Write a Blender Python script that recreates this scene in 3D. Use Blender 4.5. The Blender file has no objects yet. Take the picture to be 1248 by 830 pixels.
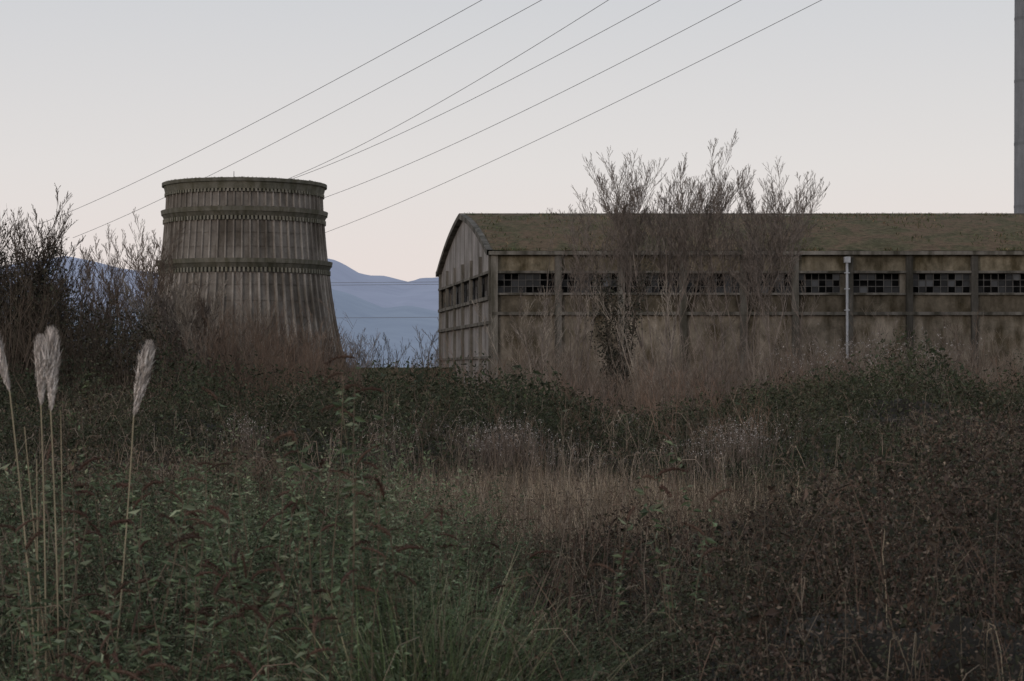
import bpy, math, numpy as np, random
from mathutils import Vector
rng=np.random.default_rng(7); random.seed(7)
scene=bpy.context.scene
scene.view_settings.view_transform='Standard'; scene.view_settings.look='None'
scene.view_settings.exposure=0
F=2427.0; CAMH=3.2
def bx(px,d): return (px-624)/F*d          # bearing -> metres at distance d
def bz(py,d): return CAMH+(450-py)/F*d     # elevation -> height in metres

# ---------------------------------------------------------------- noise
def _h(i,j,s):
    v=np.sin(i*127.1+j*311.7+s*74.7)*43758.5453
    return v-np.floor(v)
def vn(x,y,sc,s=0):
    x=np.asarray(x,float)/sc; y=np.asarray(y,float)/sc
    i=np.floor(x); j=np.floor(y); u=x-i; v=y-j
    u=u*u*(3-2*u); v=v*v*(3-2*v)
    return (_h(i,j,s)*(1-u)+_h(i+1,j,s)*u)*(1-v)+(_h(i,j+1,s)*(1-u)+_h(i+1,j+1,s)*u)*v
def fbm(x,y,sc,s=0,o=3):
    t=0;a=1;w=0
    for k in range(o):
        t=t+a*vn(x,y,sc/2**k,s+k*13); w+=a; a*=.5
    return t/w
def sst(v,a,b):
    t=np.clip((v-a)/(b-a),0,1); return t*t*(3-2*t)

# ---------------------------------------------------------------- mesh builder
class MB:
    def __init__(s): s.v=[];s.q=[];s.c=[];s.n=0
    def add(s,v,q,c=None):
        v=np.asarray(v,float).reshape(-1,3); q=np.asarray(q,int).reshape(-1,4)
        if c is None: c=np.ones((len(v),3))
        c=np.broadcast_to(np.asarray(c,float),(len(v),3))
        s.v.append(v);s.q.append(q+s.n);s.c.append(c);s.n+=len(v)
    def box(s,fn,u0,u1,v0,v1,z0,z1,c=None):
        P=[fn(u,v,z) for z in (z0,z1) for v in (v0,v1) for u in (u0,u1)]
        s.add(P,[(0,1,5,4),(1,3,7,5),(3,2,6,7),(2,0,4,6),(4,5,7,6),(0,2,3,1)],c)
    def obj(s,name,mat,loc=(0,0,0),parent=None,smooth=False):
        V=np.concatenate(s.v)-np.array(loc); Q=np.concatenate(s.q); C=np.concatenate(s.c)
        me=bpy.data.meshes.new(name)
        me.vertices.add(len(V)); me.vertices.foreach_set('co',V.astype(np.float32).ravel())
        me.loops.add(len(Q)*4); me.loops.foreach_set('vertex_index',Q.astype(np.int32).ravel())
        me.polygons.add(len(Q)); me.polygons.foreach_set('loop_start',np.arange(0,len(Q)*4,4,dtype=np.int32))
        try: me.polygons.foreach_set('loop_total',np.full(len(Q),4,dtype=np.int32))
        except Exception: pass
        me.polygons.foreach_set('use_smooth',np.full(len(Q),smooth))
        a=me.color_attributes.new('Col','FLOAT_COLOR','POINT')
        a.data.foreach_set('color',np.c_[C,np.ones(len(C))].astype(np.float32).ravel())
        me.update(calc_edges=True); me.validate()
        me.materials.append(mat)
        o=bpy.data.objects.new(name,me); scene.collection.objects.link(o)
        if parent: o.parent=parent
        else: o.location=loc
        return o
def empty(name,loc):
    e=bpy.data.objects.new(name,None); e.location=loc; e.empty_display_size=.5
    scene.collection.objects.link(e); return e
def norm(a): return a/np.maximum(np.linalg.norm(a,axis=-1,keepdims=True),1e-9)
def segs(mb,P0,P1,r0,r1,col,k=3):
    P0=np.asarray(P0,float).reshape(-1,3);P1=np.asarray(P1,float).reshape(-1,3);n=len(P0)
    if n==0:return
    r0=np.broadcast_to(r0,(n,));r1=np.broadcast_to(r1,(n,))
    d=norm(P1-P0); ref=np.where(np.abs(d[:,2:3])>.9,np.array([[1.,0,0]]),np.array([[0,0,1.]]))
    a=norm(np.cross(d,ref)); b=np.cross(d,a)
    V=np.zeros((n,2*k,3))
    for i in range(k):
        t=2*math.pi*i/k; o=a*math.cos(t)+b*math.sin(t)
        V[:,i]=P0+o*r0[:,None]; V[:,k+i]=P1+o*r1[:,None]
    Q=np.array([(i,(i+1)%k,k+(i+1)%k,k+i) for i in range(k)])
    Q=(Q[None]+(np.arange(n)*2*k)[:,None,None])
    c=np.broadcast_to(np.asarray(col,float),(n,3))
    mb.add(V,Q,np.repeat(c,2*k,axis=0))
def leaves(mb,P,L,D,col,wr=.3):
    P=np.asarray(P,float);n=len(P);L=np.broadcast_to(L,(n,))[:,None]
    D=norm(D); s=norm(np.cross(D,rng.normal(size=(n,3)))); up=np.cross(s,D)
    wv=wr*rng.uniform(.55,1.25,(n,1))
    V=np.stack([P,P+D*L*.45+s*L*wv+up*L*.12,P+D*L-up*L*.1,P+D*L*.45-s*L*wv+up*L*.12],1)
    Q=np.arange(n*4).reshape(n,4)
    c=np.broadcast_to(np.asarray(col,float),(n,3))
    mb.add(V,Q,np.repeat(c,4,axis=0))
def blades(mb,P,H,az,lean,w,col,ns=3,curl=1.6):
    P=np.asarray(P,float);n=len(P)
    H=np.broadcast_to(H,(n,));lean=np.broadcast_to(lean,(n,));w=np.broadcast_to(w,(n,))
    o=np.stack([np.cos(az),np.sin(az),np.zeros(n)],1); tw=az+math.pi/2+rng.normal(0,.7,n)
    s=np.stack([np.cos(tw),np.sin(tw),np.zeros(n)],1)
    V=np.zeros((n,2*(ns+1),3))
    for i in range(ns+1):
        t=i/ns; p=P+o*(H*lean*t**curl)[:,None]; p=p+np.array([0,0,1.])*(H*(t-.45*lean*t**2.2))[:,None]
        ww=(w*(1-t**1.5*.92))[:,None]*.5
        V[:,2*i]=p-s*ww;V[:,2*i+1]=p+s*ww
    Q=np.array([(2*i,2*i+1,2*i+3,2*i+2) for i in range(ns)])
    Q=Q[None]+(np.arange(n)*2*(ns+1))[:,None,None]
    c=np.broadcast_to(np.asarray(col,float),(n,3))
    mb.add(V,Q,np.repeat(c,2*(ns+1),axis=0))
def pal(n,cols,var=.25):
    cols=np.array(cols); c=cols[rng.integers(0,len(cols),n)]
    return c*np.exp(rng.normal(0,var,(n,1)))

# ---------------------------------------------------------------- materials
def newmat(name):
    m=bpy.data.materials.new(name); m.use_nodes=True; nt=m.node_tree
    b=nt.nodes['Principled BSDF']; b.inputs['Roughness'].default_value=.85
    b.inputs['Specular IOR Level'].default_value=.2
    return m,nt,b
def N(nt,t,**k):
    n=nt.nodes.new(t)
    for a,v in k.items(): setattr(n,a,v)
    return n
def foliage_mat(name,rough=.75,sc=3.0,gain=1.0):
    m,nt,b=newmat(name)
    at=N(nt,'ShaderNodeAttribute',attribute_name='Col')
    tc=N(nt,'ShaderNodeTexCoord'); no=N(nt,'ShaderNodeTexNoise'); no.inputs['Scale'].default_value=sc
    no.inputs['Detail'].default_value=1
    nt.links.new(tc.outputs['Object'],no.inputs['Vector'])
    mr=N(nt,'ShaderNodeMapRange'); mr.inputs['From Min'].default_value=.3;mr.inputs['From Max'].default_value=.7
    mr.inputs['To Min'].default_value=.65*gain;mr.inputs['To Max'].default_value=1.35*gain
    nt.links.new(no.outputs['Fac'],mr.inputs['Value'])
    vm=N(nt,'ShaderNodeVectorMath',operation='SCALE')
    nt.links.new(at.outputs['Color'],vm.inputs[0]); nt.links.new(mr.outputs[0],vm.inputs['Scale'])
    nt.links.new(vm.outputs[0],b.inputs['Base Color']); b.inputs['Roughness'].default_value=rough
    return m
def ramp_noise(nt,scale,stops,vecscale=(1,1,1),detail=6,dist=0.0,rough=.6):
    tc=N(nt,'ShaderNodeTexCoord'); mp=N(nt,'ShaderNodeMapping'); mp.inputs['Scale'].default_value=vecscale
    no=N(nt,'ShaderNodeTexNoise'); no.inputs['Scale'].default_value=scale; no.inputs['Detail'].default_value=detail
    no.inputs['Roughness'].default_value=rough; no.inputs['Distortion'].default_value=dist
    cr=N(nt,'ShaderNodeValToRGB'); e=cr.color_ramp.elements
    e[0].position=stops[0][0];e[0].color=(*stops[0][1],1);e[1].position=stops[-1][0];e[1].color=(*stops[-1][1],1)
    for p,c in stops[1:-1]:
        x=e.new(p);x.color=(*c,1)
    nt.links.new(tc.outputs['Object'],mp.inputs[0]);nt.links.new(mp.outputs[0],no.inputs['Vector']);nt.links.new(no.outputs['Fac'],cr.inputs[0])
    return cr.outputs['Color'],no
def mixc(nt,a,b,fac,mode='MULTIPLY'):
    m=N(nt,'ShaderNodeMix',data_type='RGBA',blend_type=mode); m.inputs['Factor'].default_value=fac if not hasattr(fac,'links') else 0
    nt.links.new(a,m.inputs[6]);nt.links.new(b,m.inputs[7])
    if hasattr(fac,'links'): nt.links.new(fac,m.inputs[0])
    return m.outputs[2]
def concrete(name,dark,light,stain=(.35,.33,.27),streak=1.0,sscale=(1.6,1.6,.12),patch=.35,bump=.4):
    m,nt,b=newmat(name)
    base,n1=ramp_noise(nt,patch,[(.3,dark),(.5,tuple((x+y)/2 for x,y in zip(dark,light))),(.7,light)],dist=.4,detail=8,rough=.7)
    st,n2=ramp_noise(nt,1.0,[(.36,stain),(.58,(1,1,1))],vecscale=sscale,detail=5)
    c=mixc(nt,base,st,streak)
    fn,n3=ramp_noise(nt,5,[(.3,(.7,.7,.7)),(.7,(1.1,1.1,1.1))],detail=8,rough=.75)
    c=mixc(nt,c,fn,.8)
    at=N(nt,'ShaderNodeAttribute',attribute_name='Col')
    c=mixc(nt,c,at.outputs['Color'],1.0)
    nt.links.new(c,b.inputs['Base Color']); b.inputs['Roughness'].default_value=.92
    bp=N(nt,'ShaderNodeBump');bp.inputs['Strength'].default_value=bump;bp.inputs['Distance'].default_value=.08
    nt.links.new(n3.outputs['Fac'],bp.inputs['Height']);nt.links.new(bp.outputs[0],b.inputs['Normal'])
    return m
M_tower=concrete('weathered_tower_concrete',(.27,.24,.215),(.42,.38,.34),stain=(.46,.44,.41),sscale=(.55,.55,.16),patch=.6)
M_towerband=concrete('dark_band_concrete',(.11,.11,.09),(.24,.22,.185),stain=(.6,.6,.52))
M_wall=concrete('stained_facade_concrete',(.12,.108,.085),(.38,.335,.28),stain=(.32,.30,.24),sscale=(.8,.8,.3),patch=.55)
M_plaster=concrete('pale_gable_plaster',(.25,.235,.23),(.40,.375,.365),stain=(.5,.48,.44),sscale=(.8,.8,.15))
M_frame=concrete('concrete_frame',(.17,.155,.135),(.34,.315,.28),stain=(.35,.35,.31),sscale=(1.2,1.2,.15))
M_chim=concrete('chimney_concrete',(.20,.21,.23),(.26,.27,.29),stain=(.85,.85,.85))
M_fol=foliage_mat('bramble_leaf',.8,1.6,1.0)
M_grass=foliage_mat('dry_grass',.85,1.2,1.0)
M_bark=foliage_mat('bark',.9,2.0)
M_roof,nt,b=newmat('mossy_roof')
c1,n1=ramp_noise(nt,.35,[(.3,(.08,.08,.042)),(.45,(.14,.122,.074)),(.56,(.19,.13,.092)),(.7,(.12,.12,.06))],vecscale=(1,1,1.5),detail=10,dist=.6,rough=.72)
c2,n2=ramp_noise(nt,2.2,[(.35,(.42,.42,.38)),(.6,(1.1,1.1,1.05))],detail=8,rough=.8,vecscale=(1,1,1))
nt.links.new(mixc(nt,c1,c2,.9),b.inputs['Base Color']);b.inputs['Roughness'].default_value=1
bp=N(nt,'ShaderNodeBump');bp.inputs['Strength'].default_value=.9;bp.inputs['Distance'].default_value=.2
nt.links.new(n2.outputs['Fac'],bp.inputs['Height']);nt.links.new(bp.outputs[0],b.inputs['Normal'])
M_ground,nt,b=newmat('field_soil')
c1,_=ramp_noise(nt,.25,[(.3,(.045,.037,.025)),(.5,(.07,.06,.04)),(.7,(.06,.06,.035))],detail=8)
nt.links.new(c1,b.inputs['Base Color']);b.inputs['Roughness'].default_value=1
M_glass,nt,b=newmat('dirty_glass_painted_glints')
at=N(nt,'ShaderNodeAttribute',attribute_name='Col');nt.links.new(at.outputs['Color'],b.inputs['Base Color'])
b.inputs['Roughness'].default_value=.35;b.inputs['Specular IOR Level'].default_value=.25
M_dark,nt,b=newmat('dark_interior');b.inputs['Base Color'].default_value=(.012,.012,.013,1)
M_metal,nt,b=newmat('galvanised_metal')
c1,_=ramp_noise(nt,2,[(.3,(.36,.37,.39)),(.7,(.55,.56,.59))]);nt.links.new(c1,b.inputs['Base Color']);b.inputs['Roughness'].default_value=.5
M_wire,nt,b=newmat('wire');b.inputs['Base Color'].default_value=(.22,.22,.24,1)
M_rust=foliage_mat('rusty_steel',.8,2)
def hill_mat(name,base,haze_glow,sc):
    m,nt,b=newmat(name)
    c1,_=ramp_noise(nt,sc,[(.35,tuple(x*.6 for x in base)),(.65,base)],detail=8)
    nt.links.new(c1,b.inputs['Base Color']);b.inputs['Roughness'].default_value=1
    b.inputs['Emission Color'].default_value=(*haze_glow,1);b.inputs['Emission Strength'].default_value=1  # airlight haze put in as an even self-glow of the slopes
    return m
M_hill=hill_mat('far_mountain_painted_haze',(.12,.13,.15),(.155,.18,.26),.004)
M_hill2=hill_mat('near_mountain_painted_haze',(.10,.11,.12),(.125,.16,.23),.006)

# ---------------------------------------------------------------- world
w=bpy.data.worlds.new('World');scene.world=w;w.use_nodes=True;nt=w.node_tree
for n in list(nt.nodes): nt.nodes.remove(n)
out=N(nt,'ShaderNodeOutputWorld');mx=N(nt,'ShaderNodeMixShader');mx.inputs[0].default_value=.88
b1=N(nt,'ShaderNodeBackground');b2=N(nt,'ShaderNodeBackground')
sky=N(nt,'ShaderNodeTexSky',sky_type='NISHITA');sky.sun_disc=False
sky.sun_elevation=math.radians(6);sky.sun_rotation=math.radians(218);sky.air_density=1.2;sky.dust_density=2
nt.links.new(sky.outputs[0],b1.inputs[0]);b1.inputs[1].default_value=.08
tc=N(nt,'ShaderNodeTexCoord');sp=N(nt,'ShaderNodeSeparateXYZ');cr=N(nt,'ShaderNodeValToRGB')
nt.links.new(tc.outputs['Generated'],sp.inputs[0]);nt.links.new(sp.outputs['Z'],cr.inputs[0]);nt.links.new(cr.outputs[0],b2.inputs[0])
st=[(0,(.91,.79,.755)),(.05,(.885,.80,.775)),(.10,(.83,.795,.79)),(.19,(.69,.70,.735)),(.45,(.55,.58,.63)),(1,(.45,.49,.56))]
e=cr.color_ramp.elements;e[0].color=(*st[0][1],1);e[1].position=1;e[1].color=(*st[-1][1],1)
for p,c in st[1:-1]:
    x=e.new(p);x.color=(*c,1)
b2.inputs[1].default_value=1.0
nt.links.new(b1.outputs[0],mx.inputs[1]);nt.links.new(b2.outputs[0],mx.inputs[2]);nt.links.new(mx.outputs[0],out.inputs[0])
sd=bpy.data.lights.new('sun','SUN');sd.energy=.55;sd.angle=math.radians(18);sd.color=(1,.88,.78)
so=bpy.data.objects.new('sun',sd);so.rotation_euler=(math.radians(78),0,math.radians(-38));scene.collection.objects.link(so)
cd=bpy.data.cameras.new('camera');cd.lens=70;cd.sensor_width=36;cd.clip_end=30000
co=bpy.data.objects.new('camera',cd);co.location=(0,0,CAMH);co.rotation_euler=(math.radians(90)+math.atan(35/F),0,0)
scene.collection.objects.link(co);scene.camera=co
cd.dof.use_dof=True;cd.dof.focus_distance=70;cd.dof.aperture_fstop=5.6

# ---------------------------------------------------------------- ground
def gh(x,y): return .5*(fbm(x,y,14,3)-.5)*sst(y,-40,20)*(1-sst(np.abs(y),300,600))
ys=np.concatenate([[-8000,-2000,-400,-100,-30],np.arange(0,180,2.),np.arange(180,700,20),[900,1500,3000,6000,12000]])
xs=np.concatenate([[-9000,-3000,-1000,-400,-150],np.arange(-80,80,2.),[100,150,400,1000,3000,9000]])
X,Y=np.meshgrid(xs,ys);mb=MB();nx=len(xs);ny=len(ys)
def gridq(nx,ny):
    i,j=np.meshgrid(np.arange(nx-1),np.arange(ny-1));k=(j*nx+i).ravel()
    return np.stack([k,k+1,k+nx+1,k+nx],1)
mb.add(np.stack([X,Y,gh(X,Y)],-1),gridq(nx,ny));mb.obj('ground',M_ground,smooth=True)

# ---------------------------------------------------------------- mountains
def mountain(name,prof,dist,depth,mat,seed,rough):
    px=np.array([p[0] for p in prof]);py=np.array([p[1] for p in prof])
    u=np.linspace(px[0],px[-1],420);hh=np.interp(u,px,py);X0=(u-624)/F*dist
    H=CAMH+(450-hh)/F*dist
    mb=MB();rows=26;vs=[]
    for r in range(rows):
        t=r/(rows-1)*2-1
        yy=dist+t*depth+0*X0
        f=(1-abs(t))**.8
        nz=(fbm(X0,yy,dist*.06,seed,5)-.5)*rough*dist*(1-f*.75)*min(1,f*4)
        vs.append(np.stack([X0,yy,H*f+nz-5],-1))
    mb.add(np.concatenate(vs),gridq(420,rows));return mb.obj(name,mat,smooth=True)
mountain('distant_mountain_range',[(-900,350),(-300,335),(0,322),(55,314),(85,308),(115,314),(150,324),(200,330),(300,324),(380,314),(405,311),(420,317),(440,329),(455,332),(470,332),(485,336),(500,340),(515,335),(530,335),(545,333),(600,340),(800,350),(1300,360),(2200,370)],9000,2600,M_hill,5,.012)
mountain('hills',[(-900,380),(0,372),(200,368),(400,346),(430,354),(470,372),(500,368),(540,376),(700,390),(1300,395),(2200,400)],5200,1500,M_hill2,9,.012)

# ---------------------------------------------------------------- cooling tower
TD=205.;TX=bx(298,TD)
tower=empty('cooling_tower',(TX,TD,0))
prof=[(0,11.6),(2,10.8),(5,9.95),(8,9.3),(11,8.82),(12.9,8.6),(14.2,8.46),(16,8.28),(18.2,8.1),(19.4,8.02),(20.9,7.95),(22.1,7.95)]
pz=np.array([p[0] for p in prof]);pr=np.array([p[1] for p in prof])
def R(z): return np.interp(z,pz,pr)
def ring(mb,z0,z1,ra,rb,rin,seg=144,c=None):
    th=np.linspace(0,2*math.pi,seg,endpoint=False)
    pts=[(rin,z0),(ra,z0),(rb,z1),(rin,z1)]
    V=[]
    for r,z in pts: V.append(np.stack([TX+r*np.cos(th),TD+r*np.sin(th),z+0*th],1))
    V=np.concatenate(V);Q=[]
    for k in range(4):
        for i in range(seg):
            j=(i+1)%seg;Q.append((k*seg+i,k*seg+j,((k+1)%4)*seg+j,((k+1)%4)*seg+i))
    mb.add(V,Q,c)
mb=MB();zz=np.linspace(0,21.8,60);th=np.linspace(0,2*math.pi,169)
for inner in (0,.35):
    T,Z=np.meshgrid(th,zz);RR=R(Z)-.10-inner
    mb.add(np.stack([TX+RR*np.cos(T),TD+RR*np.sin(T),Z],-1),gridq(169,60),.70)  # wall tinted darker to paint in the shadow between the ribs
mb.obj('shell_wall',M_tower,(TX,TD,0),tower,smooth=True)
mb=MB();NR=64
def rib(z0,z1,a,wd,pr0):
    zs=np.linspace(z0,z1,8);ca,sa=math.cos(a),math.sin(a);cc=random.uniform(.88,1.14)
    V=[]
    for z in zs:
        r=R(z)
        for dr,dt in ((-.15,-wd),(pr0,-wd*.7),(pr0,wd*.7),(-.15,wd)):
            rr=r+dr;V.append((TX+rr*ca-dt*sa,TD+rr*sa+dt*ca,z))
    Q=[(4*i+k,4*i+(k+1)%4,4*i+4+(k+1)%4,4*i+4+k) for i in range(7) for k in range(4)]
    mb.add(V,Q,cc)
for i in range(NR):
    a=2*math.pi*i/NR
    rib(.2,12.75,a,.13,.15);rib(14.2,18.05,a,.10,.09);rib(19.45,21.0,a,.09,.07)
mb.obj('vertical_ribs',M_tower,(TX,TD,0),tower)
mb=MB()
for z in (2.0,3.6,5.2,6.8,8.4,10.0,11.6,15.4,16.8): ring(mb,z,z+.07,R(z)-.03,R(z)-.035,R(z)-.3,c=.62)
mb.obj('lift_joints',M_tower,(TX,TD,0),tower)
mb=MB()
ring(mb,21.15,21.85,8.10,8.26,7.6,c=1.1);ring(mb,21.853,22.2,8.44,8.44,7.5,c=.95)
ring(mb,18.9,19.35,8.48,8.55,7.9);ring(mb,18.45,18.897,8.2,8.4,7.9,c=.8)
ring(mb,13.75,14.2,8.96,9.03,8.2);ring(mb,13.3,13.747,8.7,8.88,8.2,c=.75)
for z0,z1,ra in ((18.05,18.45,8.34),(12.85,13.3,8.82),(20.85,21.15,8.17)):
    for i in range(NR*2):
        a=2*math.pi*(i+.5)/(NR*2);ca,sa=math.cos(a),math.sin(a);f=lambda u,v,z:(TX+u*ca-v*sa,TD+u*sa+v*ca,z)
        mb.box(f,R(z0)-.2,ra,-.1,.1,z0,z1-.003,1.5)
mb.obj('ring_bands',M_towerband,(TX,TD,0),tower)
mb=MB()
n=700;th=rng.uniform(0,6.283,n)
blades(mb,np.stack([TX+8.2*np.cos(th),TD+8.2*np.sin(th),22.15+0*th],1),rng.uniform(.05,.22,n),rng.uniform(0,6.28,n),.4,.12,(.09,.09,.06))
segs(mb,[(TX,TD-8.1,22.1)],[(TX,TD-8.1,22.8)],.04,.03,(.1,.1,.1),5)
mb.obj('moss_and_mast',M_grass,(TX,TD,0),tower)

# ---------------------------------------------------------------- warehouse
O=np.array([-1.5,150.,0]);Vd=np.array([-5.1,34.6,0]);WL=np.linalg.norm(Vd);Vd/=WL;LEN=95.
wh=empty('derelict_warehouse',tuple(O))
def W(u,v,z): return (O[0]+u+v*Vd[0],O[1]+v*Vd[1],z)
EAVE=12.1;RID=16.16
def zr(s):
    l=1-abs(2*s-1);p=1-(2*s-1)**2
    return EAVE+(RID-EAVE)*(.5*l+.5*p)
bays=[.15,4.96,9.7,14.36,18.9,22.8,26.9,31.4,36.3,41.2,46,51,56,61,66,71,76,81,86,91,94.7]
mb=MB();wins=[]
mb.box(W,LEN-.35,LEN,.36,WL-.36,-.5,11.8);mb.box(W,0,LEN,WL-.35,WL,-.5,11.8)
for i in range(len(bays)-1):
    A,B=bays[i] if i else 0,bays[i+1] if i<len(bays)-2 else LEN
    t=random.uniform(.8,1.25);mb.box(W,A,B,0,.35,3.9,7.30,(t,t*.97,t*.94))
    t=random.uniform(.8,1.2);mb.box(W,A,B,.03,.35,-.5,3.897,(t,t*.97,t*.94))
    t=random.uniform(.4,.7);mb.box(W,A,B,.05,.35,7.303,8.95,(t,t*.95,t*.86))
    t=random.uniform(.65,1.2);mb.box(W,A,B,.02,.35,10.43,11.8,(t,t*.97,t*.86))
    a,b_=bays[i]+.24,bays[i+1]-.24
    l=a;r=b_-random.choice([.0,.0,.0,.0,.4])
    if r<b_-.05: mb.box(W,r,b_+.2,.06,.35,8.953,10.427,.8)
    wins.append((l,r))
mb.obj('front_and_side_walls',M_wall,tuple(O),wh)
mb=MB()
def gb(v0,v1,z0,z1,c=1,u0=0,u1=.35): mb.box(W,u0,u1,v0,v1,z0,z1,c)
gb(.355,WL-.355,-.5,8.6,.85)
npil=7;gv=np.linspace(.36,WL-.36,npil)
gb(.355,WL-.355,10.5,EAVE-.05,1)
K=40
for k in range(K):
    s0=.012+k/K*.976;s1=.012+(k+1)/K*.976;za,zb=zr(s0)-.1,zr(s1)-.1
    P=[W(0,s0*WL,EAVE-.047),W(0,s1*WL,EAVE-.047),W(0,s1*WL,zb),W(0,s0*WL,za),W(.35,s0*WL,EAVE-.047),W(.35,s1*WL,EAVE-.047),W(.35,s1*WL,zb),W(.35,s0*WL,za)]
    mb.add(P,[(0,1,2,3),(4,5,6,7)])
mb.obj('gable_wall',M_plaster,tuple(O),wh)
mb=MB()
for i,u in enumerate(bays): mb.box(W,u-.24,u+.24,-.28,.0-.003,-.5,11.78,random.uniform(.6,1.15) if i not in(7,8) else .42)
mb.box(W,-.3,LEN+.3,-.55,.3,11.803,EAVE-.02,.9)
mb.box(W,-.05,LEN,-.2,-.004,10.44,10.62,.75);mb.box(W,-.05,LEN,-.32,-.006,7.28,7.52,.7);mb.box(W,-.05,LEN,-.16,-.005,8.80,8.947,.8)
for v in gv: mb.box(W,-.22,-.003,v-.22,v+.22,-.5,EAVE-.1,.8)
mb.box(W,-.28,-.004,.1,WL,8.45,8.72,.65);mb.box(W,-.3,-.005,.1,WL,6.6,6.85,.6);mb.box(W,-.26,-.006,.1,WL,10.45,10.65,.7);mb.box(W,-.24,-.006,.1,WL,4.0,4.2,.6)
K=48
for k in range(K):
    s0=-.01+k/K*1.02;s1=-.01+(k+1)/K*1.02
    P=[]
    for u in (-.45,.0):
        for s,dz in ((s0,-.32),(s1,-.32),(s1,.10),(s0,.10)): P.append(W(u,s*WL,zr(min(max(s,0),1))+dz))
    mb.add(P,[(0,1,2,3),(4,5,6,7),(0,1,5,4),(3,2,6,7)],.62)
mb.obj('concrete_frame_and_cornice',M_frame,tuple(O),wh)
mb=MB();us=np.linspace(.003,LEN+.3,200);ss=np.concatenate([[-.012],np.linspace(0,1,50),[1.012]])
U,S=np.meshgrid(us,ss);Z=zr(np.clip(S,0,1))+.02+.16*(fbm(U,S*WL,2.2,4)-.4)-.03*(np.abs(S-.5)>.5)
VV=S*WL
mb.add(np.stack([O[0]+U+VV*Vd[0],O[1]+VV*Vd[1],Z],-1),gridq(200,len(ss)));mb.obj('barrel_roof',M_roof,tuple(O),wh,smooth=True)
mb=MB();n=12000;u=rng.uniform(.1,LEN,n);s=np.where(rng.random(n)<.25,rng.uniform(0,.01,n),np.where(rng.random(n)<.2,rng.uniform(.47,.5,n),rng.uniform(0,.5,n)))
k=fbm(u,s*35,3,8)>.5;u=u[k];s=s[k];n=len(u)
blades(mb,np.stack([O[0]+u+s*WL*Vd[0],O[1]+s*WL*Vd[1],zr(s)],1),rng.uniform(.08,.42,n),rng.uniform(0,6.28,n),.6,.08,pal(n,[(.10,.11,.055),(.18,.13,.08),(.07,.09,.035)]))
mb.obj('roof_moss_tufts',M_grass,tuple(O),wh)
mb=MB();mb.box(W,-.4,LEN,WL*.5-.18,WL*.5+.18,RID+.0,RID+.14,.8);mb.obj('ridge_cap',M_frame,tuple(O),wh)
mb=MB();mg=MB();mm=MB()
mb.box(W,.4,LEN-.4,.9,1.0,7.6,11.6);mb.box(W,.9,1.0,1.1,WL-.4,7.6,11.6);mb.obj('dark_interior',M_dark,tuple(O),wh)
for wi,(l,r) in enumerate(wins):
    nc=max(3,int((r-l)/.52));dx=(r-l)/nc;dz=1.48/3
    for a in range(nc):
        for q in range(3):
            t=random.random()
            if t<.45: continue
            g=random.uniform(.012,.045) if t<.94 else random.uniform(.06,.12)  # a few paler panes, sky reflection put into their colour
            yv=.17+random.uniform(0,.02)
            P=[W(l+a*dx+.02,yv,8.95+q*dz+.02),W(l+(a+1)*dx-.02,yv,8.95+q*dz+.02),W(l+(a+1)*dx-.02,yv+random.uniform(-.02,.02),8.95+(q+1)*dz-.02),W(l+a*dx+.02,yv,8.95+(q+1)*dz-.02)]
            mg.add(P,[(0,1,2,3)],(g,g*1.03,g*1.1))
    for a in range(nc+1): mm.box(W,l+a*dx-.022,l+a*dx+.022,.10,.15,8.953,10.425,(.11,.105,.10))
    for q in range(4): mm.box(W,l,r,.09,.146,8.955+q*dz*.985-.02*(q>0),8.955+q*dz*.985+.025,(.11,.105,.10))
for i in range(npil-1):
    v0,v1=gv[i]+.35,gv[i+1]-.35;nc=7;dv=(v1-v0)/nc
    for a in range(nc):
        for q in range(3):
            if random.random()<.4: continue
            g=random.uniform(.012,.05);z=8.74+q*.57
            mg.add([W(.2,v0+a*dv,z),W(.2,v0+(a+1)*dv,z),W(.2,v0+(a+1)*dv,z+.55),W(.2,v0+a*dv,z+.55)],[(0,1,2,3)],g)
        mm.box(W,.12,.16,v0+a*dv-.025,v0+a*dv+.025,8.73,10.44,(.13,.12,.11))
mg.obj('window_panes',M_glass,tuple(O),wh);mm.obj('window_mullions',M_rust,tuple(O),wh)
mb=MB();u=26.6
segs(mb,[W(u,-.5,4),W(u,-.5,11.2)],[W(u,-.5,11.2),W(u,-.45,11.6)],.10,.10,1,10)
mb.box(W,u-.2,u+.2,-.72,-.34,11.2,11.65)
for z in (5,7.6,9.2,10.4): mb.box(W,u-.16,u+.16,-.64,-.3,z,z+.08)
mb.obj('downpipe',M_metal,tuple(O),wh)

# ---------------------------------------------------------------- chimney
CD=380.;CX=bx(1250,CD);ch=empty('industrial_chimney',(CX,CD,0))
mb=MB();th=np.linspace(0,2*math.pi,49);zz=np.linspace(0,110,40)
T,Z=np.meshgrid(th,zz);RR=2.25-Z*.006
mb.add(np.stack([CX+RR*np.cos(T),CD+RR*np.sin(T),Z],-1),gridq(49,40));mb.obj('shaft',M_chim,(CX,CD,0),ch,smooth=True)
mb=MB()
for z in range(10,109,12):
    r=2.25-z*.006+.05;V=np.concatenate([np.stack([CX+r*np.cos(th),CD+r*np.sin(th),zq+0*th],1) for zq in (z,z+.5)])
    mb.add(V,gridq(49,2),.85)
mb.obj('hoops',M_chim,(CX,CD,0),ch)

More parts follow.
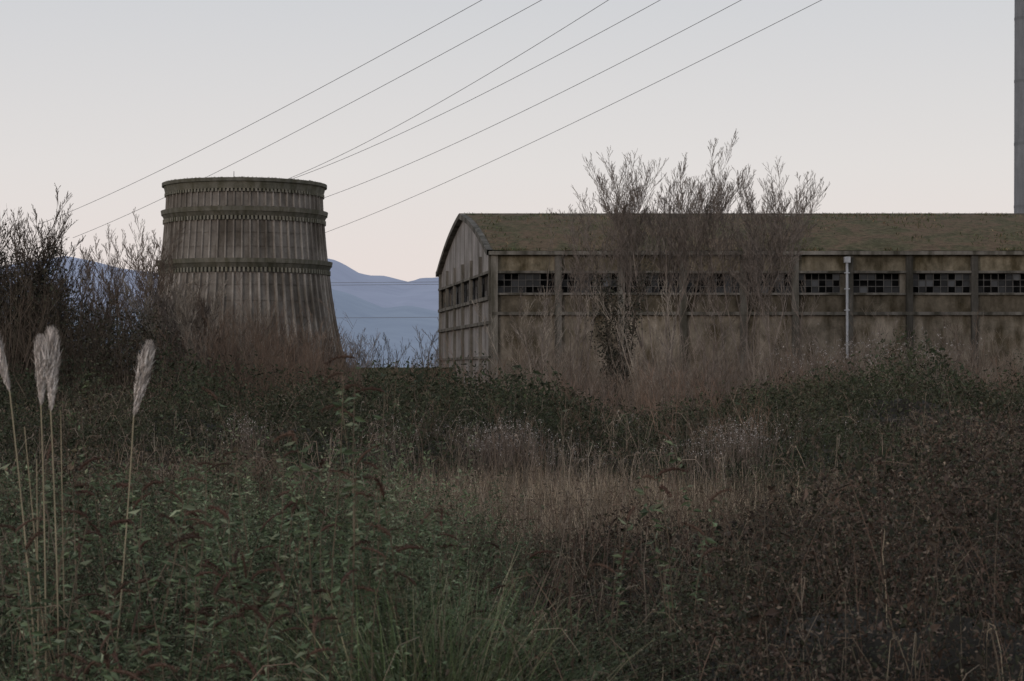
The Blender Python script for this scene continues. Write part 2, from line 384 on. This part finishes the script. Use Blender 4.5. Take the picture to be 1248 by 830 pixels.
# ---------------------------------------------------------------- power lines
mb=MB()
W1=[((585,0,150),(60,268,380)),((658,0,150),(100,285,419)),((740,0,150),(350,218,298)),((803,0,150),(352,219,298)),((902,0,150),(397,240,324)),((1000,0,150),(397,283,407))]
for a,b_ in W1:
    A=np.array([bx(a[0],a[2]),a[2],bz(a[1],a[2])]);B=np.array([bx(b_[0],b_[2]),b_[2],bz(b_[1],b_[2])])
    t=np.linspace(-.3,1.06,50)[:,None];P=A+(B-A)*t;P[:,2]-=(4*t*(1-t)*.9)[:,0]
    r=.012+.00008*P[:,1];segs(mb,P[:-1],P[1:],r[:-1],r[1:],1,5)
for py,d in ((345,300),(388,280),(348,302)):
    t=np.linspace(0,1,30)[:,None];A=np.array([bx(330,d),d,bz(py,d)]);B=np.array([bx(620,d),d,bz(py-2,d)])
    P=A+(B-A)*t;segs(mb,P[:-1],P[1:],.03,.03,1,4)
mb.obj('overhead_power_lines',M_wire)

# ---------------------------------------------------------------- vegetation canopy
def gpatch(x,y): return np.exp(-((((x-.6+2.5*(fbm(x,y,4,61)-.5))/5.2)**2+((y-41)/10)**2))**2)
def canopy(x,y):
    n1=fbm(x,y,5.,1);n2=fbm(x,y,1.6,2);n3=fbm(x,y,.6,6)
    H=.30+.9*n1
    xx=x+2.4*(fbm(x,y,3.5,63)-.5)
    R_=sst(xx,.2,4.4)*sst(y,12.5,16.5)*(1-sst(y,24,34))
    m3=sst(fbm(x,y,2.6,64),.3,.7)
    H=H*(1-R_)+R_*(.75+1.35*m3+.5*n1)
    L_=sst(-x,.8,3.0)*sst(y,12.5,16)*(1-sst(y,24,34))
    H=H+L_*.7*m3
    b_=sst(y,46,58)*(1-sst(y,80,98));H=H+b_*(-.5+2.6*sst(fbm(x,y,7,66),.34,.72))
    H=H+1.6*sst(x,6,10)*np.exp(-((y-78)/9)**2)*(.4+1.2*fbm(x,y,6,67))
    H=H+.6*sst(-x,3,10)*sst(y,35,60)*(1-sst(y,80,95))
    H=H*(1-.85*gpatch(x,y))
    H=H*(.5+.7*n2+.35*n3)
    lim=np.where(y>55,1.15+2.6*sst(fbm(x,y,6.5,88),.3,.75)+.5*n3,2.5)
    return np.clip(H,.02,lim)
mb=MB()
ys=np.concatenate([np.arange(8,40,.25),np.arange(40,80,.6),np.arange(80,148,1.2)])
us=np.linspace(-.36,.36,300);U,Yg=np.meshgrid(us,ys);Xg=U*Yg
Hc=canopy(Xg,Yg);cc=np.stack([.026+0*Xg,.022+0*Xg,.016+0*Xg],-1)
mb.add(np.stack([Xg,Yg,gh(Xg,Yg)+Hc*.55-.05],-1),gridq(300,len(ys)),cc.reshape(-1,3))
def zone_color(x,y,n):
    cm=pal(n,[(.085,.076,.046),(.105,.08,.058),(.07,.062,.04),(.13,.10,.076),(.095,.075,.055)],.3)
    cd2=pal(n,[(.045,.056,.03),(.058,.060,.037),(.038,.046,.027)],.25)
    t=sst(fbm(x,y,7,66)+.12*(fbm(x,y,2,78)-.5),.42,.58)[:,None];cm=cm*(1-t)+cd2*t
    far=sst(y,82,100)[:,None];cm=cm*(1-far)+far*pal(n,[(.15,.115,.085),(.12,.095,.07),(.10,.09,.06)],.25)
    cr_=pal(n,[(.058,.040,.032),(.044,.046,.03),(.08,.055,.042),(.05,.04,.032),(.038,.042,.027),(.12,.095,.074)],.35)
    cl=pal(n,[(.088,.112,.066),(.068,.09,.05),(.125,.135,.088),(.09,.07,.05),(.055,.07,.04)],.3)
    cg=pal(n,[(.045,.06,.032),(.06,.068,.038),(.068,.062,.042)],.25)
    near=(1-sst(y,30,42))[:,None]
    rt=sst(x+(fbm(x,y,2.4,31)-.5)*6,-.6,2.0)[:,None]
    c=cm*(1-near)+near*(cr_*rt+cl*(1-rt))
    hg=(sst(x,5,10)*np.exp(-((y-80)/14)**2))[:,None];c=c*(1-hg)+cg*hg
    k=.45+1.15*fbm(x,y,1.6,17)
    return c*k[:,None]
for y0,y1,dens,L in ((10,22,2100,.036),(22,38,900,.050),(38,62,330,.075),(62,95,150,.11),(95,146,40,.13)):
    area=.34*(y1**2-y0**2);n=int(area*dens)
    y=np.sqrt(rng.uniform(y0**2,y1**2,n));x=y*rng.uniform(-.34,.34,n)
    H=canopy(x,y);clump=.35+1.1*fbm(x,y,.9,91)
    keep=rng.random(n)<np.clip(H*1.6-.15,0.03,1)*clump;x=x[keep];y=y[keep];H=H[keep];n=len(x)
    f=rng.random(n)**1.5;z=gh(x,y)+H*(1.12-.65*f)+rng.normal(0,.06,n)*L/.05+.3*(rng.random(n)**6)
    D=rng.normal(size=(n,3))
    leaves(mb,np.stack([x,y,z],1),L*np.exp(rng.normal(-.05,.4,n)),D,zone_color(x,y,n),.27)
mb.obj('bramble_thicket',M_fol)
def arcs(mb,n,y0,y1,hl,r,cols,xr=(-.33,.33),lift=.9):
    y=np.sqrt(rng.uniform(y0**2,y1**2,n));x=y*rng.uniform(*xr,n)
    az=rng.uniform(0,6.28,n);h=rng.uniform(*hl,n);sp=h*rng.uniform(.1,.9,n)
    base=np.stack([x,y,gh(x,y)+canopy(x,y)*.5],1);o=np.stack([np.cos(az),np.sin(az),0*az],1)
    c=pal(n,cols,.3);T=np.linspace(0,1,6);prev=None
    for i,t in enumerate(T):
        p=base+o*(sp*t)[:,None];p[:,2]+=h*(lift*math.sin(t*2.2));p+=rng.normal(0,.012,(n,3))*h[:,None]
        if prev is not None: segs(mb,prev,p,r*(1-.6*T[i-1]),r*(1-.6*t),c)
        if i>1:
            for _ in range(2):
                k=rng.random(n)<.75;leaves(mb,p[k]+rng.normal(0,.02,(k.sum(),3)),r*8*rng.uniform(.5,1.3,k.sum()),rng.normal(size=(k.sum(),3)),c[k]*.85,.28)
        prev=p
mb=MB()
arcs(mb,4600,11,40,(.35,1.25),.0045,[(.12,.08,.06),(.085,.06,.045),(.20,.165,.12),(.15,.12,.09)])
arcs(mb,500,14,30,(1.2,1.8),.0045,[(.11,.075,.058),(.14,.11,.085)])
arcs(mb,4000,38,105,(.6,1.6),.010,[(.17,.13,.10),(.22,.18,.145),(.11,.085,.065)])
mb.obj('bramble_canes',M_bark)

mb=MB()
def patch(n,y0,y1,xr,h,w_,cols,mask,lean=(.05,.45),ns=3):
    y=np.sqrt(rng.uniform(y0**2,y1**2,n));x=y*rng.uniform(*xr,n)
    k=rng.random(n)<mask(x,y);x=x[k];y=y[k];n=len(x)
    blades(mb,np.stack([x,y,gh(x,y)],1),rng.uniform(*h,n),rng.uniform(0,6.28,n),rng.uniform(*lean,n),w_,pal(n,cols,.25)*(.6+.8*fbm(x,y,1.5,23))[:,None],ns)
tan=[(.34,.27,.20),(.28,.22,.16),(.40,.33,.25),(.21,.16,.115)]
patch(56000,26,60,(-.22,.22),(.4,1.2),.017,tan,gpatch)
patch(22000,11,60,(-.34,.34),(.7,1.6),.011,tan+[(.15,.14,.09)],lambda x,y:sst(fbm(x,y,3,41),.50,.64)*np.where((x>1.0)&(y<30),.2,.6))
patch(18000,50,125,(-.34,.34),(.8,1.9),.022,[(.16,.125,.095),(.12,.095,.07),(.20,.165,.125)],lambda x,y:sst(fbm(x,y,6,43),.45,.6))
mb.obj('dead_grass',M_grass)

def weeds(mb,n,y0,y1,xr,h,L,nl,cols,mask,scol=(.13,.115,.08),r=.005):
    y=np.sqrt(rng.uniform(y0**2,y1**2,n));x=y*rng.uniform(*xr,n);k=rng.random(n)<mask(x,y);x=x[k];y=y[k];n=len(x)
    hh=rng.uniform(*h,n)*(.6+.7*fbm(x,y,1.5,95));ln=rng.normal(0,.16,(n,2));B=np.stack([x,y,gh(x,y)],1)
    prev=B
    def pt(t,idx=slice(None)):
        p=B[idx].copy()
        p[:,0]+=ln[idx,0]*hh[idx]*t**1.5;p[:,1]+=ln[idx,1]*hh[idx]*t**1.5;p[:,2]+=hh[idx]*t;return p
    for i in range(1,4):
        p=pt(i/3);segs(mb,prev,p,r*(1.2-.3*i),r*(.95-.3*i+.02),scol);prev=p
    idx=np.repeat(np.arange(n),nl);t=rng.uniform(.3,1.02,n*nl);P=pt(t,idx)
    az=rng.uniform(0,6.28,n*nl);off=(rng.random(n*nl)*.12*(1.2-t))[:,None]
    P=P+np.stack([np.cos(az),np.sin(az),.5+0*az],1)*off
    D=np.stack([np.cos(az),np.sin(az),rng.uniform(-.5,1.1,n*nl)],1)
    c=pal(n,cols,.25)[idx]*np.exp(rng.normal(0,.25,(n*nl,1)))
    leaves(mb,P,L*rng.uniform(.4,1.3,n*nl)*(1.25-.6*t),D,c,.17)
mb=MB()
wcol=[(.12,.155,.09),(.092,.125,.068),(.165,.185,.12),(.078,.105,.06)]
weeds(mb,4000,11.5,34,(-.33,.02),(.9,1.75),.066,66,wcol,lambda x,y:sst(fbm(x,y,1.8,51),.36,.54)*(1-sst(x,-1.0,.6)))
weeds(mb,700,14.5,21,(-.17,-.04),(2.0,2.8),.07,110,wcol,lambda x,y:sst(fbm(x,y,1.3,52),.4,.55),r=.007)
weeds(mb,1000,11.5,40,(-.05,.33),(.9,1.7),.055,40,[(.085,.10,.062),(.10,.08,.06),(.065,.07,.045)],lambda x,y:sst(fbm(x,y,1.8,53),.5,.65)*.8)
weeds(mb,1300,34,80,(-.33,.33),(1.2,2.1),.10,34,[(.10,.105,.07),(.11,.09,.068),(.075,.085,.052)],lambda x,y:sst(fbm(x,y,4,55),.45,.6)*(1-gpatch(x,y)),r=.009)
mb.obj('mugwort_weeds',M_fol)

def spike(mb,p,d,L,r,col):
    p=np.array(p,float);d=np.array(d,float);m=7;prev=p;pr_=r*.4
    for i in range(1,m+1):
        t=i/m;d=d+np.array([0,0,-.15]);d/=np.linalg.norm(d);q=prev+d*L/m;rr=r*(math.sin(math.pi*min(t*.9+.12,1))**.6)*(1.1-.6*t)+.0015
        segs(mb,[prev],[q],[pr_*.8],[rr*.8],col,6);pr_=rr
        k=12;a=rng.normal(size=(k,3));a=a*.9+d;leaves(mb,np.repeat(q[None],k,0)+rng.normal(0,r*.4,(k,3)),r*1.5,a,np.array(col)*rng.uniform(.6,1.5,(k,1)),.3)
        prev=q
def buddleia(px,d,top_py,nst,seed):
    rr=random.Random(seed);x0=bx(px,d);mb=MB();g=float(gh(np.array([x0]),np.array([d]))[0]);ztop=bz(top_py,d)
    for s in range(nst):
        a=rr.uniform(0,6.28);sp=rr.uniform(.1,.7);h=(ztop-g)*rr.uniform(.62,1.0) if s else ztop-g
        P=[np.array([x0+math.cos(a)*.08,d+math.sin(a)*.08,g])]
        for i in range(1,6):
            t=i/5;P.append(np.array([x0+math.cos(a)*sp*t**1.4+rr.uniform(-.02,.02),d+math.sin(a)*sp*t**1.4,g+h*t]))
        for i in range(5): segs(mb,[P[i]],[P[i+1]],.010*(1-.15*i),.010*(.85-.15*i),(.15,.12,.085),5)
        for i in range(2,5):
            k=16;aa=rng.uniform(0,6.28,k);D=np.stack([np.cos(aa),np.sin(aa),rng.uniform(-.6,.5,k)],1);tt=rng.random((k,1))
            leaves(mb,P[i]*(1-tt)+P[i+1]*tt,rng.uniform(.05,.12,k),D,pal(k,wcol),.17)
        col=rr.choice([(.085,.05,.038),(.11,.07,.052),(.065,.043,.032)])
        for j in range(rr.choice([1,1,2,3])):
            az=rr.uniform(0,6.28);t=1 if j==0 else rr.uniform(.8,.98);q=P[4]*(1-(t-.8)*5)+P[5]*((t-.8)*5)
            spike(mb,q,(math.cos(az),math.sin(az)*.4,rr.uniform(.2,1.3)),rr.uniform(.12,.26),rr.uniform(.009,.016),col)
    mb.obj('buddleia_shrub',M_fol,(x0,d,g))
bl=[(425,14,436,3),(462,15,478,3),(335,16,486,3),(400,14,455,2),(100,14,596,5),(60,13.2,640,5),(165,14,605,5),(225,13.6,635,5),(285,14,640,6),(345,14,645,6),(390,13.6,655,5),(260,12.6,715,5),(120,12.6,725,5),(560,16,628,3),(620,17,640,3),(735,15,640,3),(835,16,575,3),(180,16,565,5),(240,16,555,4),(30,15,560,4),(310,16,560,5),(500,15,600,4),(890,18,540,2),(330,12.6,755,4),(200,12.8,780,4),(440,15.5,575,4)]
for i,(p,d,t,ns) in enumerate(bl): buddleia(p,d,t,ns,i+3)

def tussock(px,d,h,n,seed,cols,rad=.25):
    x0=bx(px,d);g=float(gh(np.array([x0]),np.array([d]))[0]);mb=MB()
    P=np.stack([x0+rng.normal(0,rad,n),d+rng.normal(0,rad,n),np.full(n,g)],1);az=np.arctan2(P[:,1]-d,P[:,0]-x0)+rng.normal(0,.6,n)
    blades(mb,P,h*rng.uniform(.55,1.1,n),az,rng.uniform(.15,.9,n),.013,pal(n,cols,.3),6,1.8)
    mb.obj('grass_tussock',M_grass,(x0,d,g))
gc=[(.12,.165,.08),(.09,.135,.06),(.18,.21,.115),(.28,.26,.17)]
for px,d,h,n in ((470,14.3,2.0,560),(530,13.8,1.95,560),(590,14.6,1.9,420),(555,16,2.05,320),(640,15.5,1.4,160),(430,15.5,1.9,260),(380,13.5,1.5,260),(60,13.6,1.5,250),(300,22,1.4,200),(520,20,1.8,220),(480,23,1.6,200),(700,14,1.2,90),(980,14.5,1.4,50),(1180,15,1.5,40)): tussock(px,d,h,n,px,gc)

mb=MB()
st_=[(690,478,30),(697,520,32),(683,500,33),(549,515,26),(556,520,27),(1128,478,24),(1137,500,24.5),(1110,505,25),(977,690,15),(1083,600,20),(735,560,30),(405,520,24),(490,560,26),(640,560,34),(760,560,34),(880,545,32),(922,560,32),(660,600,26),(720,600,28),(600,610,28),(820,640,24),(1185,520,28),(1020,560,30),(250,540,22),(470,590,22)]
st_+=[(random.uniform(-60,1300),random.uniform(510,640),random.uniform(24,60)) for _ in range(100)]
for px,top,d in st_:
    x=bx(px,d);zt=max(.9,bz(top,d));lean=random.uniform(-.15,.15);P=[np.array([x+lean*(t-1)*zt*.5+random.uniform(-.01,.01),d,zt*t]) for t in np.linspace(0,1,7)]
    c=random.choice([(.26,.21,.16),(.20,.165,.13),(.32,.27,.215),(.16,.12,.09)]);r=.0075*(1 if d<35 else 1.3)
    for i in range(6):
        segs(mb,[P[i]],[P[i+1]],r*(1-.12*i),r*(.88-.12*i),c,4)
        if i>2:
            for k in range(3):
                a=random.uniform(0,6.28);L=random.uniform(.08,.26);q=P[i]+np.array([math.cos(a)*L*.5,math.sin(a)*L*.5,L]);segs(mb,[P[i]],[q],.004,.0025,c)
                k2=5;leaves(mb,np.repeat(q[None],k2,0)+rng.normal(0,.02,(k2,3)),.028,rng.normal(size=(k2,3)),np.array(c)*.8,.3)
mb.obj('dry_stalks',M_bark)

mb=MB()
for px,py,d,sx,n in ((600,532,52,34,230),(640,526,54,26,130),(900,530,50,36,280),(1040,432,98,60,150),(1120,426,100,55,150),(300,522,48,20,70),(750,525,60,40,90),(690,548,46,40,80),(560,525,56,40,80),(480,528,50,40,60),(850,548,46,40,80),(1000,520,55,60,70),(990,445,98,40,90)):
    x=bx(px,d)+rng.normal(0,sx/F*d*.7,n);y=d+rng.normal(0,1.2,n);z=bz(py,d)+rng.normal(0,10/F*d,n)
    P=np.repeat(np.stack([x,y,z],1),5,0)+rng.normal(0,.03,(n*5,3))
    leaves(mb,P,.034*d/50*rng.uniform(.5,1.2,n*5),rng.normal(size=(n*5,3)),pal(n*5,[(.40,.37,.35),(.28,.25,.23)],.25),.4)
    segs(mb,np.stack([x,y,z-.9],1)+rng.normal(0,.15,(n,3)),np.stack([x,y,z],1),.006,.004,(.15,.12,.10))
mb.obj('clematis_seed_heads',M_fol)

# ---------------------------------------------------------------- pampas
def pampas(pt,pb,foot,d,seed):
    A=np.array([bx(pt[0],d),d,bz(pt[1],d)]);B=np.array([bx(pb[0],d),d,bz(pb[1],d)]);Fz=np.array([bx(foot[0],d),d+.1,0.1])
    mb=MB();T=np.linspace(0,1,12)
    mid=(B+Fz)/2+np.array([.04,0,.0])
    pts=[(1-t)**2*Fz+2*t*(1-t)*mid+t*t*B for t in T]
    for i in range(11): segs(mb,[pts[i]],[pts[i+1]],.0075*(1-.04*i),.0075*(.96-.04*i),(.34,.29,.20),6)
    segs(mb,[B],[A*.8+B*.2],.005,.002,(.4,.36,.28),5)
    n=2600;t=rng.random(n)**1.05;P=B+(A-B)*t[:,None]*.9;ax=norm((A-B)[None])
    az=rng.uniform(0,6.28,n);o=np.stack([np.cos(az),np.sin(az),0*az],1)
    wd=np.sin(np.pi*np.clip((1-t)**.8*.9+.06,0,1))**.9
    D=ax*1.0+o*(.10+.30*wd*rng.random(n))[:,None]+rng.normal(0,.07,(n,3))
    D[:,0]+=.10*(1-t)
    P=P+o*(.014*wd*rng.random(n))[:,None]
    leaves(mb,P,(.05+.07*wd)*rng.uniform(.5,1.4,n)*np.linalg.norm(A-B)/.5,D,pal(n,[(.52,.47,.44),(.42,.37,.34),(.60,.55,.51)],.22),.035)
    m=60;az=rng.uniform(0,6.28,m)
    blades(mb,np.repeat(Fz[None],m,0)+rng.normal(0,.06,(m,3))*np.array([1,1,0]),rng.uniform(.7,1.5,m),az,rng.uniform(.3,1,m),.012,pal(m,[(.14,.16,.09),(.26,.23,.15)]),6,1.8)
    mb.obj('pampas_grass',M_grass,tuple(Fz))
pampas((63,404),(62,502),(70,800),14,1);pampas((50,412),(50,495),(52,800),14.3,2)
pampas((182,420),(163,508),(120,820),14,3);pampas((-14,400),(12,478),(55,810),13.6,4)
mb=MB()
for a in ((74,500,84,800),(30,520,75,800),(45,560,50,820)):
    P0=np.array([bx(a[0],14.1),14.1,bz(a[1],14.1)]);P1=np.array([bx(a[2],14.1),14.1,.1]);segs(mb,[P1],[P0],.007,.003,(.3,.25,.17),5)
mb.obj('broken_pampas_stalks',M_bark)

# ---------------------------------------------------------------- bare trees
def grow(S,p,d,L,r,lv,rnd,up,nb,rmin,clear):
    n={4:8,3:6,2:4,1:3,0:2}[lv];sl=L/n
    for i in range(n):
        d=(d+Vector((rnd.gauss(0,.05),rnd.gauss(0,.05),rnd.gauss(0,.03)+up*.05))).normalized()
        q=p+d*sl;r1=r*(1-.75/n) if i<n-1 else r*.45
        r1=max(r1,rmin)
        S.append((p[0],p[1],p[2],q[0],q[1],q[2],r,r1));p=q;r=r1
        if lv>0 and (lv<4 or i>=clear):
            c=nb[lv]*(.55+.9*i/n);k=int(c)+(rnd.random()<c-int(c))
            for _ in range(k):
                ax=Vector((rnd.gauss(0,1),rnd.gauss(0,1),rnd.gauss(0,.5)));ax=(ax-ax.dot(d)*d).normalized()
                ang=rnd.uniform(.28,.62);dd=(d*math.cos(ang)+ax*math.sin(ang)+Vector((0,0,up*.2))).normalized()
                grow(S,p.copy(),dd,L*rnd.uniform(.26,.46)*(1-.3*i/n),max(r*.5,rmin),lv-1,rnd,up,nb,rmin,clear)
NB={4:1.5,3:1.4,2:1.6,1:1.4}
def tree(px,base_d,top_py,stems,spread,seed,col=(.13,.105,.085),r0=.10,up=1.3,lv=4,nb=NB,name='bare_tree',ivy=0,rmin=.0085,clear=1,nl=4200):
    rnd=random.Random(seed);x=bx(px,base_d);d=base_d;g=float(gh(np.array([x]),np.array([d]))[0])
    H=bz(top_py,d)-g;S=[]
    for s in range(stems):
        a=rnd.uniform(0,6.28) if stems<3 else 6.28*s/stems+rnd.uniform(-.4,.4);ln=spread*rnd.uniform(.35,1) if stems>1 else .04
        if s==0: ln*=.3
        dv=Vector((math.cos(a)*ln,math.sin(a)*ln*.7,1)).normalized()
        grow(S,Vector((x+math.cos(a)*.25*(stems>1),d+math.sin(a)*.25*(stems>1),g-.1)),dv,H*rnd.uniform(.84,.97)*(1 if s else 1.04),r0*rnd.uniform(.6,1),lv,rnd,up,nb,rmin,clear)
    A=np.array(S);mx_=A[:,5].max();A[:,[2,5]]=g+(A[:,[2,5]]-g)*(H/(mx_-g))
    mb=MB();c=np.array(col)*np.exp(rng.normal(0,.15,(len(A),1)));segs(mb,A[:,:3],A[:,3:6],A[:,6],A[:,7],c)
    if ivy:
        big=A[(A[:,6]>min(r0*.3,.02))&(A[:,2]<g+H*ivy)&(A[:,2]>g+1)]
        if len(big):
            n=nl;idx=rng.integers(0,len(big),n);t=rng.random((n,1));P=big[idx,:3]*(1-t)+big[idx,3:6]*t+rng.normal(0,.28,(n,3))
            leaves(mb,P,rng.uniform(.08,.2,n),rng.normal(size=(n,3)),pal(n,[(.045,.045,.033),(.035,.036,.026),(.065,.055,.042)]),.35)
    mb.obj(name,M_bark,(x,d,g))
grey=(.18,.15,.13);brn=(.13,.10,.08);pale=(.28,.24,.20)
NC={4:1.7,3:1.6,2:1.7,1:1.5}
# two broad-crowned trees whose crowns rise over the warehouse roof, thin below
tree(812,127,162,5,.20,11,grey,.09,nb=NC,clear=4)
tree(795,126,180,4,.26,12,grey,.08,nb=NC,clear=4)
tree(765,128,205,3,.16,62,grey,.07,nb=NC,clear=4)
tree(835,128,208,3,.12,14,grey,.07,nb=NC,clear=4)
tree(905,127,186,4,.20,13,grey,.09,nb=NC,clear=4)
tree(925,126,196,4,.24,63,grey,.08,nb=NC,clear=4)
tree(950,125,222,3,.16,17,grey,.07,nb=NC,clear=4)
tree(882,127,206,3,.16,64,grey,.07,nb=NC,clear=4)
tree(714,124,228,3,.10,15,grey,.07,clear=4)
tree(752,118,300,2,.05,16,(.09,.075,.06),.2,ivy=.92,lv=3)
tree(655,112,345,6,.6,18,pale,.07,lv=3)
tree(690,110,330,5,.5,19,grey,.07,lv=3)
tree(800,108,335,5,.5,20,pale,.06,lv=3)
tree(860,106,345,5,.45,21,grey,.06,lv=3)
tree(985,115,335,4,.4,22,grey,.06,lv=3)
tree(1060,112,385,4,.5,65,grey,.05,lv=3);tree(1180,114,375,4,.5,66,brn,.05,lv=3);tree(1130,110,395,4,.5,67,grey,.05,lv=3)
tree(657,135,250,1,.05,23,grey,.06,lv=3)
ND={4:1.7,3:1.6,2:1.7,1:1.5}
tree(165,112,252,3,.16,31,brn,.09);tree(138,116,270,3,.15,32,brn,.09);tree(190,108,288,3,.16,33,brn,.09)
tree(10,90,228,6,.45,34,(.09,.07,.056),.13,nb=NB,ivy=.86,nl=9000);tree(45,90,268,4,.35,35,(.09,.07,.056),.12,ivy=.8,nl=6000);tree(-40,88,232,5,.4,36,(.08,.063,.05),.13,ivy=.9,nl=8000)
tree(85,98,312,4,.4,37,brn,.09);tree(112,96,330,4,.4,38,brn,.08)
tree(232,96,322,5,.26,39,pale,.08,nb=ND);tree(210,98,338,4,.3,40,grey,.07);tree(260,97,342,4,.28,41,brn,.07);tree(312,100,362,5,.3,42,pale,.07,lv=3)
tree(345,102,380,5,.3,43,brn,.06,lv=3);tree(290,98,368,5,.4,44,brn,.06,lv=3);tree(385,105,395,5,.4,45,brn,.06,lv=3)
tree(525,190,385,3,.25,46,(.15,.14,.14),.10,lv=3,rmin=.013);tree(470,230,405,5,.4,47,(.16,.15,.15),.10,lv=3,rmin=.015);tree(430,240,398,5,.4,48,(.16,.15,.15),.10,lv=3,rmin=.015)

# ---------------------------------------------------------------- twiggy shrub masses
def twig_mass(mb,C,H,nst,lean,r,cols,side=7):
    n=len(C);idx=np.repeat(np.arange(n),nst);Nn=len(idx);az=rng.uniform(0,6.28,Nn);ln=lean*rng.random(Nn)
    h=H[idx]*rng.uniform(.6,1,Nn);d=np.stack([np.cos(az)*ln,np.sin(az)*ln,np.ones(Nn)],1)
    B=C[idx]+np.stack([np.cos(az),np.sin(az),0*az],1)*.15;cc=pal(n,cols,.2)[idx]
    bend=rng.normal(0,.10,(Nn,3))*h[:,None];bend[:,2]=0
    f=lambda t,i=slice(None):B[i]+d[i]*(h[i]*t)[:,None]+bend[i]*(np.asarray(t)**2 if np.isscalar(t) else (t**2)[:,None])
    ts=[0,.3,.6,.85,1]
    for a,b_ in zip(ts[:-1],ts[1:]): segs(mb,f(a),f(b_),r*(1-.8*a),r*(1-.8*b_),cc)
    i2=np.repeat(np.arange(Nn),side);t=rng.uniform(.25,.97,len(i2));P=f(t,i2);az=rng.uniform(0,6.28,len(i2))
    D=norm(np.stack([np.cos(az)*.6,np.sin(az)*.6,rng.uniform(.4,1.2,len(i2))],1));L=h[i2]*rng.uniform(.10,.28,len(i2))*(1.2-.6*t)
    Q=P+D*L[:,None];segs(mb,P,Q,r*.42,r*.18,cc[i2])
    i3=np.repeat(np.arange(len(i2)),2);t3=rng.uniform(.3,.9,len(i3));P3=P[i3]+(Q-P)[i3]*t3[:,None]
    D3=norm(D[i3]+rng.normal(0,.5,(len(i3),3)));Q3=P3+D3*(L[i3]*.5)[:,None];segs(mb,P3,Q3,r*.25,r*.14,cc[i2][i3])
def shrubs(name,n,pr_,dr,tops,nst,lean,r,cols,side=6):
    mb=MB();d=rng.uniform(*dr,n);px=rng.uniform(*pr_,n);x=bx(px,d);top=np.interp(px,[t[0] for t in tops],[t[1] for t in tops])
    H=(CAMH+(450-top)/F*d)*rng.uniform(.5,1.08,n)*(.5+.9*fbm(x,d,5,71));twig_mass(mb,np.stack([x,d,gh(x,d)],1),H,nst,lean,r,cols,side)
    mb.obj(name,M_bark)
bc=[(.17,.125,.095),(.14,.10,.075),(.20,.155,.12),(.175,.115,.085)]
dk=[(.10,.077,.06),(.12,.09,.07),(.085,.07,.052)]
shrubs('willow_scrub',200,(-120,205),(82,118),[(-120,295),(0,300),(60,330),(120,345),(205,360)],7,.35,.024,dk,7)
shrubs('willow_scrub',250,(190,425),(88,125),[(190,335),(260,342),(300,362),(350,382),(425,418)],7,.35,.022,bc,7)
shrubs('willow_scrub',170,(590,900),(96,138),[(590,420),(700,400),(900,395)],6,.4,.02,[(.19,.15,.125),(.16,.125,.10),(.23,.19,.155)],6)
shrubs('willow_scrub',220,(880,1400),(94,138),[(880,385),(960,388),(1040,398),(1120,392),(1400,398)],6,.4,.02,[(.18,.145,.12),(.14,.11,.088),(.21,.175,.145)],6)
shrubs('low_scrub',560,(-150,1400),(82,120),[(-150,430),(0,430),(400,436),(600,430),(1400,425)],6,.55,.018,bc,6)
shrubs('low_scrub',240,(-150,1400),(50,88),[(-150,462),(1400,462)],6,.55,.012,bc,6)
shrubs('low_scrub',160,(380,620),(120,200),[(380,438),(620,438)],6,.4,.03,bc,5)
shrubs('distant_treeline',200,(-200,1300),(240,330),[(-900,410),(2200,410)],7,.3,.05,[(.16,.15,.145),(.13,.12,.115)],6)
mb=MB();n=26000;cx=rng.uniform(-130,200,80);cd_=rng.uniform(84,105,80)
i=rng.integers(0,80,n);d=cd_[i]+rng.normal(0,1.0,n);x=bx(cx[i],cd_[i])+rng.normal(0,.9,n);tz=np.interp(cx,[-130,0,60,100,200],[300,305,350,380,405])[i]
z=(CAMH+(450-tz)/F*cd_[i])*rng.uniform(.15,1,80)[i]+rng.normal(0,.7,n)
leaves(mb,np.stack([x,d,np.maximum(z,.3)],1),rng.uniform(.08,.2,n),rng.normal(size=(n,3)),pal(n,[(.06,.053,.036),(.07,.055,.04),(.05,.052,.034)]),.33)
mb.obj('ivy_undergrowth',M_fol)
mb=MB();f=lambda u,v,z:(u,v,z);mb.box(f,bx(330,175),-4,175,175.3,-.5,3.35,(.45,.5,.38));mb.obj('boundary_wall',M_frame,(-12,175,0))
print('objects',len(scene.objects))
